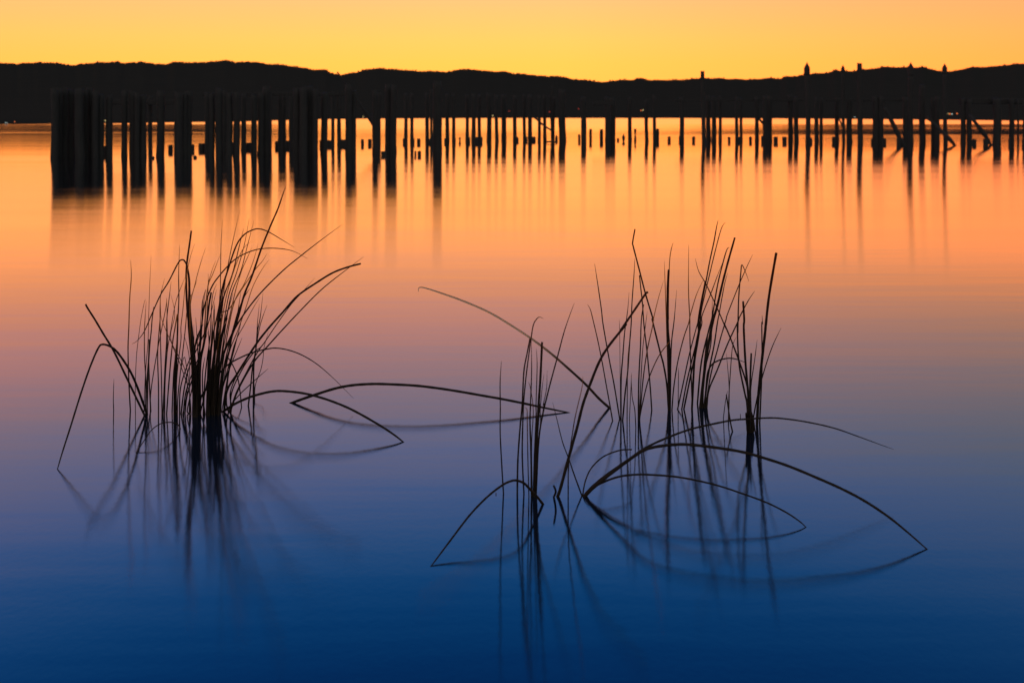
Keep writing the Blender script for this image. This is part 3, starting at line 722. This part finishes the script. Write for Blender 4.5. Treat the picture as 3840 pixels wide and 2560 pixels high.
tuft('rush_tuft', 'densest dark tuft in the left stand, with the longest leaning stem and two arches', [
 ("D620,1230 D612,700 D640,300 D720,60 B20,1180 B50,1050", 11, 4), ("D690,1230 D700,650 D745,260 B65,1060 B120,900 B185,730", 6, 3), ("D700,1230 D700,600 D760,250 B80,1200 B102,1075", 10, 8, B),
 ("D800,1230 D832,800 D830,400 B180,1150 B185,980 B190,650 B203,420", 7, 2.5), ("D860,1230 D870,600 D920,200 B200,1130 B250,850 B300,600 B360,330", 8, 2.5),
 ("D850,1230 D850,700 D900,300 B190,1100 B260,850 B330,650 B400,555 B470,515 B535,502 B620,530 B740,600 B855,670", 10, 4),
 ("D620,1230 D640,800 D700,350 B30,1250 B100,1040 B180,920 B280,810 B360,750 B460,705 B550,683 B660,677 B780,688 B870,715 B975,773", 8, 3.5),
 ("D830,1230 D940,700 D1020,400 B320,1380 B400,1100 B470,930 B555,680 B640,470 B705,320 B755,175 B780,115", 12, 6),
 ("D850,1230 D880,600 B200,1180 B290,920 B350,680 B395,500", 9, 3.5), ("D880,1230 D950,500 B250,1150 B330,900 B400,650 B445,410", 7, 2.5), ("D890,1230 D960,600 B270,1150 B370,880 B430,650 B487,430", 7, 2.5),
 ("D870,1230 D900,600 B220,1200 B300,900 B380,700 B455,620", 6, 2.5), ("D910,1230 D980,500 B300,1150 B370,900 B430,760 B470,670", 6, 2.5), ("D920,1230 D990,600 B300,1200 B400,1000 B480,800 B525,640", 6, 2.5),
 ("D700,1220 D790,800 B150,1320 B260,1230 B370,1060 B500,870 B560,800 B605,728", 6, 3), ("D950,1230 D1060,500 B350,1400 B420,1200 B480,1020 B560,870 B625,780", 5, 2.5), ("D920,1230 D1000,650 B320,1330 B385,1150 B450,1040", 7, 4),
 ("D960,1220 D1000,700 D1080,400 B300,1440 B400,1270 B550,1080 B750,880 B920,740 B1100,600 B1290,460", 10, 4),
 ("D980,1200 D1100,500 B330,1500 B400,1370 B480,1220 B540,1120", 4.5, 2.5), ("D740,1230 D760,800 D790,500 D830,200 B110,1130 B150,1000", 8, 3), ("D780,1230 D800,600 D815,300 D800,80", 7, 4),
 ("D640,1225 D650,900 D690,500 D700,300 D800,60 B150,1050", 9, 4), ("D810,1230 D860,700 D900,400 D950,150 B230,990", 10, 4), ("D890,1230 D910,700 D940,400 D1000,100 B300,1080", 12, 5), ("D900,1230 D960,650 D1060,300 D1160,50 B370,1070", 9, 4),
 ("D650,1230 D600,900 D590,500 D560,150", 10, 6), ("D870,1230 D840,900 D880,500 D925,120 D1000,-100", 12, 4), ("D920,1225 D930,800 D960,400 D1010,120 D1060,-30", 12, 4), ("D760,1230 D735,1000 D730,700 D760,480", 8, 4)] + DENSE)
tuft('arching_rush', 'long slim stem arching right from the left stand, its tip hanging above the water', [
 ("D700,1215 D710,1010 D790,890 D870,790 D1000,640 D1110,550 D1300,455 D1430,410 E240,142 E320,132 E430,148 E560,195 E700,280 E850,410 E1025,585", 8, 4.5)], 'rush stem', GS)
tuft('arching_rush', 'low thick stem arching right from the left stand and dipping its tip in the water', [
 ("D1000,1195 D1150,1095 D1350,1005 E210,540 E300,523 E380,520 E500,530 E620,550 E780,595 E950,660 E1100,735 E1280,840 E1400,920 E1478,982", 10, 9, W)], 'rush stem', GS)
tuft('rush_tuft', 'fan of long stems leaning far right from the right side of the left stand', [
 ("D1010,1200 D1050,920 D1190,690 D1420,330 B620,1400 B750,1255 B880,1110 B1060,985 B1200,900 B1330,850 B1455,817", 11, 8, B),
 ("D1100,1210 D1110,950 D1250,640 D1400,420 B560,1560 B690,1370 B820,1190 B920,1080 B1040,945", 7, 3), ("D1090,1200 D1200,900 D1400,550 B610,1565 B750,1410 B900,1250 B1100,1050 B1300,890 B1480,755", 9, 4),
 ("D1080,1180 D1100,1110 D1220,965 D1360,835 E160,400 E255,318", 6, 3.5), ("D1070,1200 D1040,1050 D1070,700 D1150,350 D1230,50", 8, 5), ("D1240,1140 D1215,900 D1180,720 D1110,560 D1060,490", 5, 5, B),
 ("D1085,1205 D1170,950 D1300,690 D1430,450 D1568,250", 7, 5), ("D1110,1130 D1090,960 D1160,760 D1330,480", 6, 4), ("D1105,560 D1160,500 D1220,430", 3, 2, dict(dy=0, lean=0)) ][:8])
tuft('rush_tuft', 'small upright pair with fine tips at the right edge of the left stand', [
 ("D1328,1120 D1360,850 D1385,600 D1425,380 B515,1450 B520,1350 B537,1180", 8, 3), ("D1395,1070 D1400,600 D1430,350 B520,1430 B545,1300 B570,1080", 9, 3),
 ("D1410,1060 D1400,650 D1440,300 B540,1390 B570,1290 B607,1190", 6, 2.5), ("D1412,1060 D1420,850 D1490,650 D1520,500 D1535,350 B620,1430", 4, 2.5)])
tuft('arching_rush', 'small reddish stem curling low over the water in front of the left stand', [
 ("C1245,1062 C1228,1030 C1190,1008 C1130,1000 C1050,1015 C960,1080 C850,1240 C810,1300", 5, 4, W)], 'rush stem', GS)
# --- middle
tuft('arching_rush', 'long low dark stem bowed over the open water with both ends touching it', [
 ("E472,628 E530,605 E660,560 E850,500 E1000,470 E1150,458 E1290,457 G0,1073 G200,1095 G400,1125 G600,1160 G800,1195 G1000,1235 G1200,1278 G1400,1318", 11, 9, W)], 'rush stem', GS)
tuft('arching_rush', 'long tan stem rising left in a shallow curve from the water, with a hooked tip', [
 ("K425,1032 K300,920 K180,790 K60,675 G1300,830 G1170,725 G1060,645 G900,540 G700,420 G500,330 G300,255 G75,186 G45,225", 12, 8, dict(lean=-0.12))], 'rush stem', GS)
tuft('single_rush', 'lone straight thin stem left of the middle tuft', [("H695,845 H680,600 H665,300 G787,1280 G785,1050 G797,850", 7, 4.5)], 'rush stem', GS)
tuft('single_rush', 'tiny short stem poking out left of the middle tuft', [("H627,840 H625,760 H620,680", 4.5, 2)], 'rush stem', GS)
tuft('rush_tuft', 'middle tuft of close upright stems, one hooked and one bowed left into the water', [
 ("H820,850 H825,550 H845,250 G985,1250 G1000,950 G1030,780 G1055,650", 9, 6, B), ("H880,845 H865,500 H870,200 G1000,1200 G1025,950 G1065,650 G1085,530 G1110,480 G1140,455 G1178,470", 8, 4),
 ("H925,870 H915,500 H910,150 G1030,1350 G1028,1290 G1008,1268", 5.5, 3), ("H950,870 H945,500 H935,200 G1060,1250 G1070,950 G1068,660", 11, 4), ("H965,870 H975,500 H990,150 G1110,1250 G1120,900 G1112,740", 8, 3.5),
 ("H975,870 H990,450 H1015,50 G1130,1300 G1150,1000 G1165,680", 14, 10, B), ("H985,860 H1000,500 H1030,200 G1148,1300 G1165,1100 G1182,970", 7, 2.5), ("H980,860 H1010,400 H1060,50 G1175,1250 G1205,1100 G1210,940", 7, 2.5),
 ("H990,850 H1015,350 H1060,80 G1190,1250 G1240,1050 G1300,830 G1370,570 G1455,330", 9, 5), ("H955,870 H950,400 G1085,1300 G1060,1100 G1040,1040", 5, 2.5),
 ("H1052,940 H1005,880 H930,800 H880,750 H810,725 H750,735 H690,765 H600,830 H500,920 H380,1050 H250,1220 H130,1380 H40,1500", 11, 7, W)])
tuft('broken_rush', 'small curled broken stub beside the foot of the thick slanting stem', [("H1150,875 H1168,825 H1150,775", 10, 9, B)], 'rush stub', GS)
tuft('single_rush', 'thick dark stem slanting up to the right, crossed near its foot by a thinner one', [
 ("H1185,870 H1215,780 H1290,500 H1360,250 K110,1000 K180,800 K300,500 K420,300 K620,50 I560,1370 I690,1180 I850,945 I872,940", 15, 9, B)], 'rush stem', GS)
tuft('single_rush', 'faint thin stem beside the foot of the thick slanting one', [("H1280,870 H1285,560 H1325,260 K30,1100 K100,800 K113,660", 6, 3)], 'rush stem', GS)
tuft('rush_tuft', 'tuft of great arches bowing right over the blue water in front, with one short curl', [
 ("H1405,865 H1330,660 H1290,540 H1230,380 H1180,180 H1140,20", 8, 3), ("M148,620 M165,530 M200,450 M260,385 M320,350 M400,325 M468,322", 6, 6, B),
 ("M155,625 M210,565 M300,490 M450,385 M560,310 M700,245 M850,190 M1000,155 M1130,130 N170,298 N300,290 N400,293 N560,315 N740,355 N900,410 N1050,465 N1135,495", 12, 5),
 ("M160,628 M230,560 M330,480 M450,390 M540,330 M620,305 M740,290 M850,290 N0,487 N160,515 N300,555 N450,605 N620,675 N800,755 N950,835 N1100,935 N1230,1040 N1352,1147", 13, 10, W),
 ("M170,625 M200,590 M260,545 M380,500 M500,485 M620,488 M760,500 M900,525 N0,735 N150,785 N300,840 N430,905 N520,965 N562,1003", 9, 6, W)])
# --- right stand
tuft('single_rush', 'lone thin stem leaning left at the left edge, rooted beside the long tan one', [("K462,1185 K430,1000 K390,780 K340,500 K290,250 K232,0 I200,1130 I165,1070", 6, 3.5)], 'rush stem', GS)
tuft('rush_tuft', 'tuft spreading in a narrow V at the left of the right stand', [
 ("K545,1160 K480,760 K420,450 K350,50 I330,1130 I290,850 I250,590", 7, 4.5), ("K560,1180 K562,700 K580,450 K600,180 K615,60 I640,1130 I655,930", 8, 3),
 ("K555,1180 K550,600 I545,1400 I540,1250", 3, 2), ("K580,1180 K610,850 K640,600 K660,300 K680,50 I690,1050 I715,700 I722,530", 8, 4), ("K632,1150 K635,800 K640,500 K652,300", 5, 3), ("K660,1150 K675,850 K685,620", 4, 2.5)])
tuft('rush_tuft', 'second tuft of thin stems fanning upwards, left of the thick straight stem', [
 ("K765,1170 K770,700 K790,300 I795,1350 I805,1200 I828,1070", 8, 4, B), ("K775,1170 K800,600 K820,300 K850,50 I870,1150", 5, 2.5), ("K780,1170 K820,700 K870,350 K930,80 I940,1250 I1000,1000 I1062,790", 6, 3),
 ("K775,1170 K820,950 K890,680 K1000,430 K1110,280 K1145,240", 6, 3.5), ("K735,1265 K722,1050 K692,900 K680,650", 5, 3)])
tuft('single_rush', 'slim stem leaning left beside the long one with a kinked top', [("K922,1062 K905,800 K870,400 K830,50 I812,1050 I790,850 I778,730", 7, 5, B)], 'rush stem', GS)
tuft('rush_tuft', 'tuft with the thick straight dark stem and the long leaning one whose top is kinked', [
 ("K1120,1060 K1100,760 K1060,520 K1020,370 K930,0 I940,1250 I850,950 I780,680 I705,390 I698,340 I725,185", 9, 6, B), ("K1130,1060 K1135,500 K1110,100 I1110,1200 I1110,900 I1122,665", 14, 10, B),
 ("K1140,1060 K1150,350 K1180,50 I1190,1210 I1215,900", 8, 3), ("K1125,1060 K1115,700 I1092,1200 I1080,850 I1070,560", 6, 3), ("K1128,1060 K1115,600 I1118,1100 I1130,600 I1150,430 I1175,345", 5, 3.5),
 ("K1160,1060 K1180,800 K1230,480 K1300,200 K1355,40 I1380,1180 I1450,950 I1530,780", 6, 3.5)])
tuft('rush_tuft', 'tuft of thin stems slanting right in parallel in the centre of the right stand', [
 ("K1232,1040 K1235,750 K1237,560", 4, 3), ("K1225,1050 K1290,750 K1360,420 K1430,150 K1470,0 J215,1200", 7, 4), ("K1275,1045 K1340,700 K1450,250 K1510,50 J260,1200 J360,950 J430,760 J500,580", 7, 3.5),
 ("K1300,1045 K1380,650 K1470,200 J215,1250 J300,830 J350,560 J400,330 J430,160 J450,80", 8, 5), ("K1395,1040 K1430,400 K1480,100 J225,1200 J300,800", 10, 9, B), ("K1400,1040 K1380,500 K1370,150 J115,1230 J100,900 J102,370", 6, 4),
 ("K1398,1045 K1420,560 K1490,100 J250,1150 J340,750 J430,380 J490,170 J535,105", 7, 3.5)])
tuft('rush_tuft', 'thick tuft with the tallest dark blunt stem of the right stand and a small arch', [
 ("L205,980 L250,500 L330,150 L370,0 J390,1150 J440,850 J500,600 J550,430 J580,400", 8, 5), ("L240,1030 L300,500 L350,200 L390,0 J440,1080 J500,820 J570,550 J645,285", 15, 8, B), ("L255,1030 L290,600 L360,300 J375,1250 J380,1010", 9, 3),
 ("L280,1030 L340,600 L400,300 L440,30 J460,1180 J520,850 J560,700", 9, 3.5), ("L300,1030 L360,650 L440,350 L480,200 L540,0 J560,1180 J690,850 J790,620 J855,485", 7, 3.5),
 ("L315,1030 L340,820 L440,580 L560,280 L680,20 J700,1220 J800,1030 J880,910", 8, 4.5), ("L290,1030 L320,650 L370,530 L440,480 L520,455 L600,448 L680,465 L785,505", 8, 5), ("L260,1030 L275,700 L300,400 L330,150", 12, 7)])
tuft('rush_tuft', 'small sparse tuft between the arch and the ragged clump at right', [
 ("L570,1190 L575,900 L600,500 L620,300 L660,200", 6, 2.5), ("L572,1190 L578,800 L545,390", 5, 2.5), ("L617,1310 L590,1180 L545,875", 8, 6, B), ("L510,1150 L535,950 L560,830", 4.5, 2.5)])
tuft('single_rush', 'faint short stem just left of the ragged clump at right', [("L710,1130 L708,820", 4, 2.5)], 'rush stem', GS)
tuft('rush_tuft', 'ragged thick-footed clump at right, one long stem leaning left and one doubled over', [
 ("L800,1320 L790,1000 L760,850 L700,550 L680,300 L675,50 J680,1400 J690,1000 J715,700 J728,606 J770,690 J810,800", 10, 4), ("L815,1320 L800,900 L770,700 L620,280 L520,40 J540,1350 J440,1120 J310,840 J220,680 J180,530", 9, 4),
 ("L830,1320 L800,850 L770,500 L750,100 J755,1250 J742,1035", 11, 9, B), ("L840,1320 L825,800 L838,390", 12, 8, B), ("L845,1320 L830,850 L880,450 L908,230", 8, 2.5),
 ("L800,1320 L788,1200 L778,1095", 16, 9, B), ("L835,1320 L852,1200 L845,1080", 19, 8), ("L855,1320 L868,1260 L850,1150", 14, 6), ("L812,1320 L815,1180 L808,1040", 19, 10), ("L783,505 L790,540 L778,575", 5, 5, dict(blunt=True))][:9])
tuft('rush_tuft', 'rightmost tuft with the tall blunt dark stem leaning slightly right', [
 ("L905,1230 L925,850 L960,500 L1000,150 J1010,1300 J1050,950 J1132,465", 13, 11, B), ("L937,1210 L955,800 L965,500 L962,50 J970,1300 J965,1195", 8, 4), ("L862,1150 L920,850 L1000,560 L1090,300 L1190,90", 7, 3.5)])
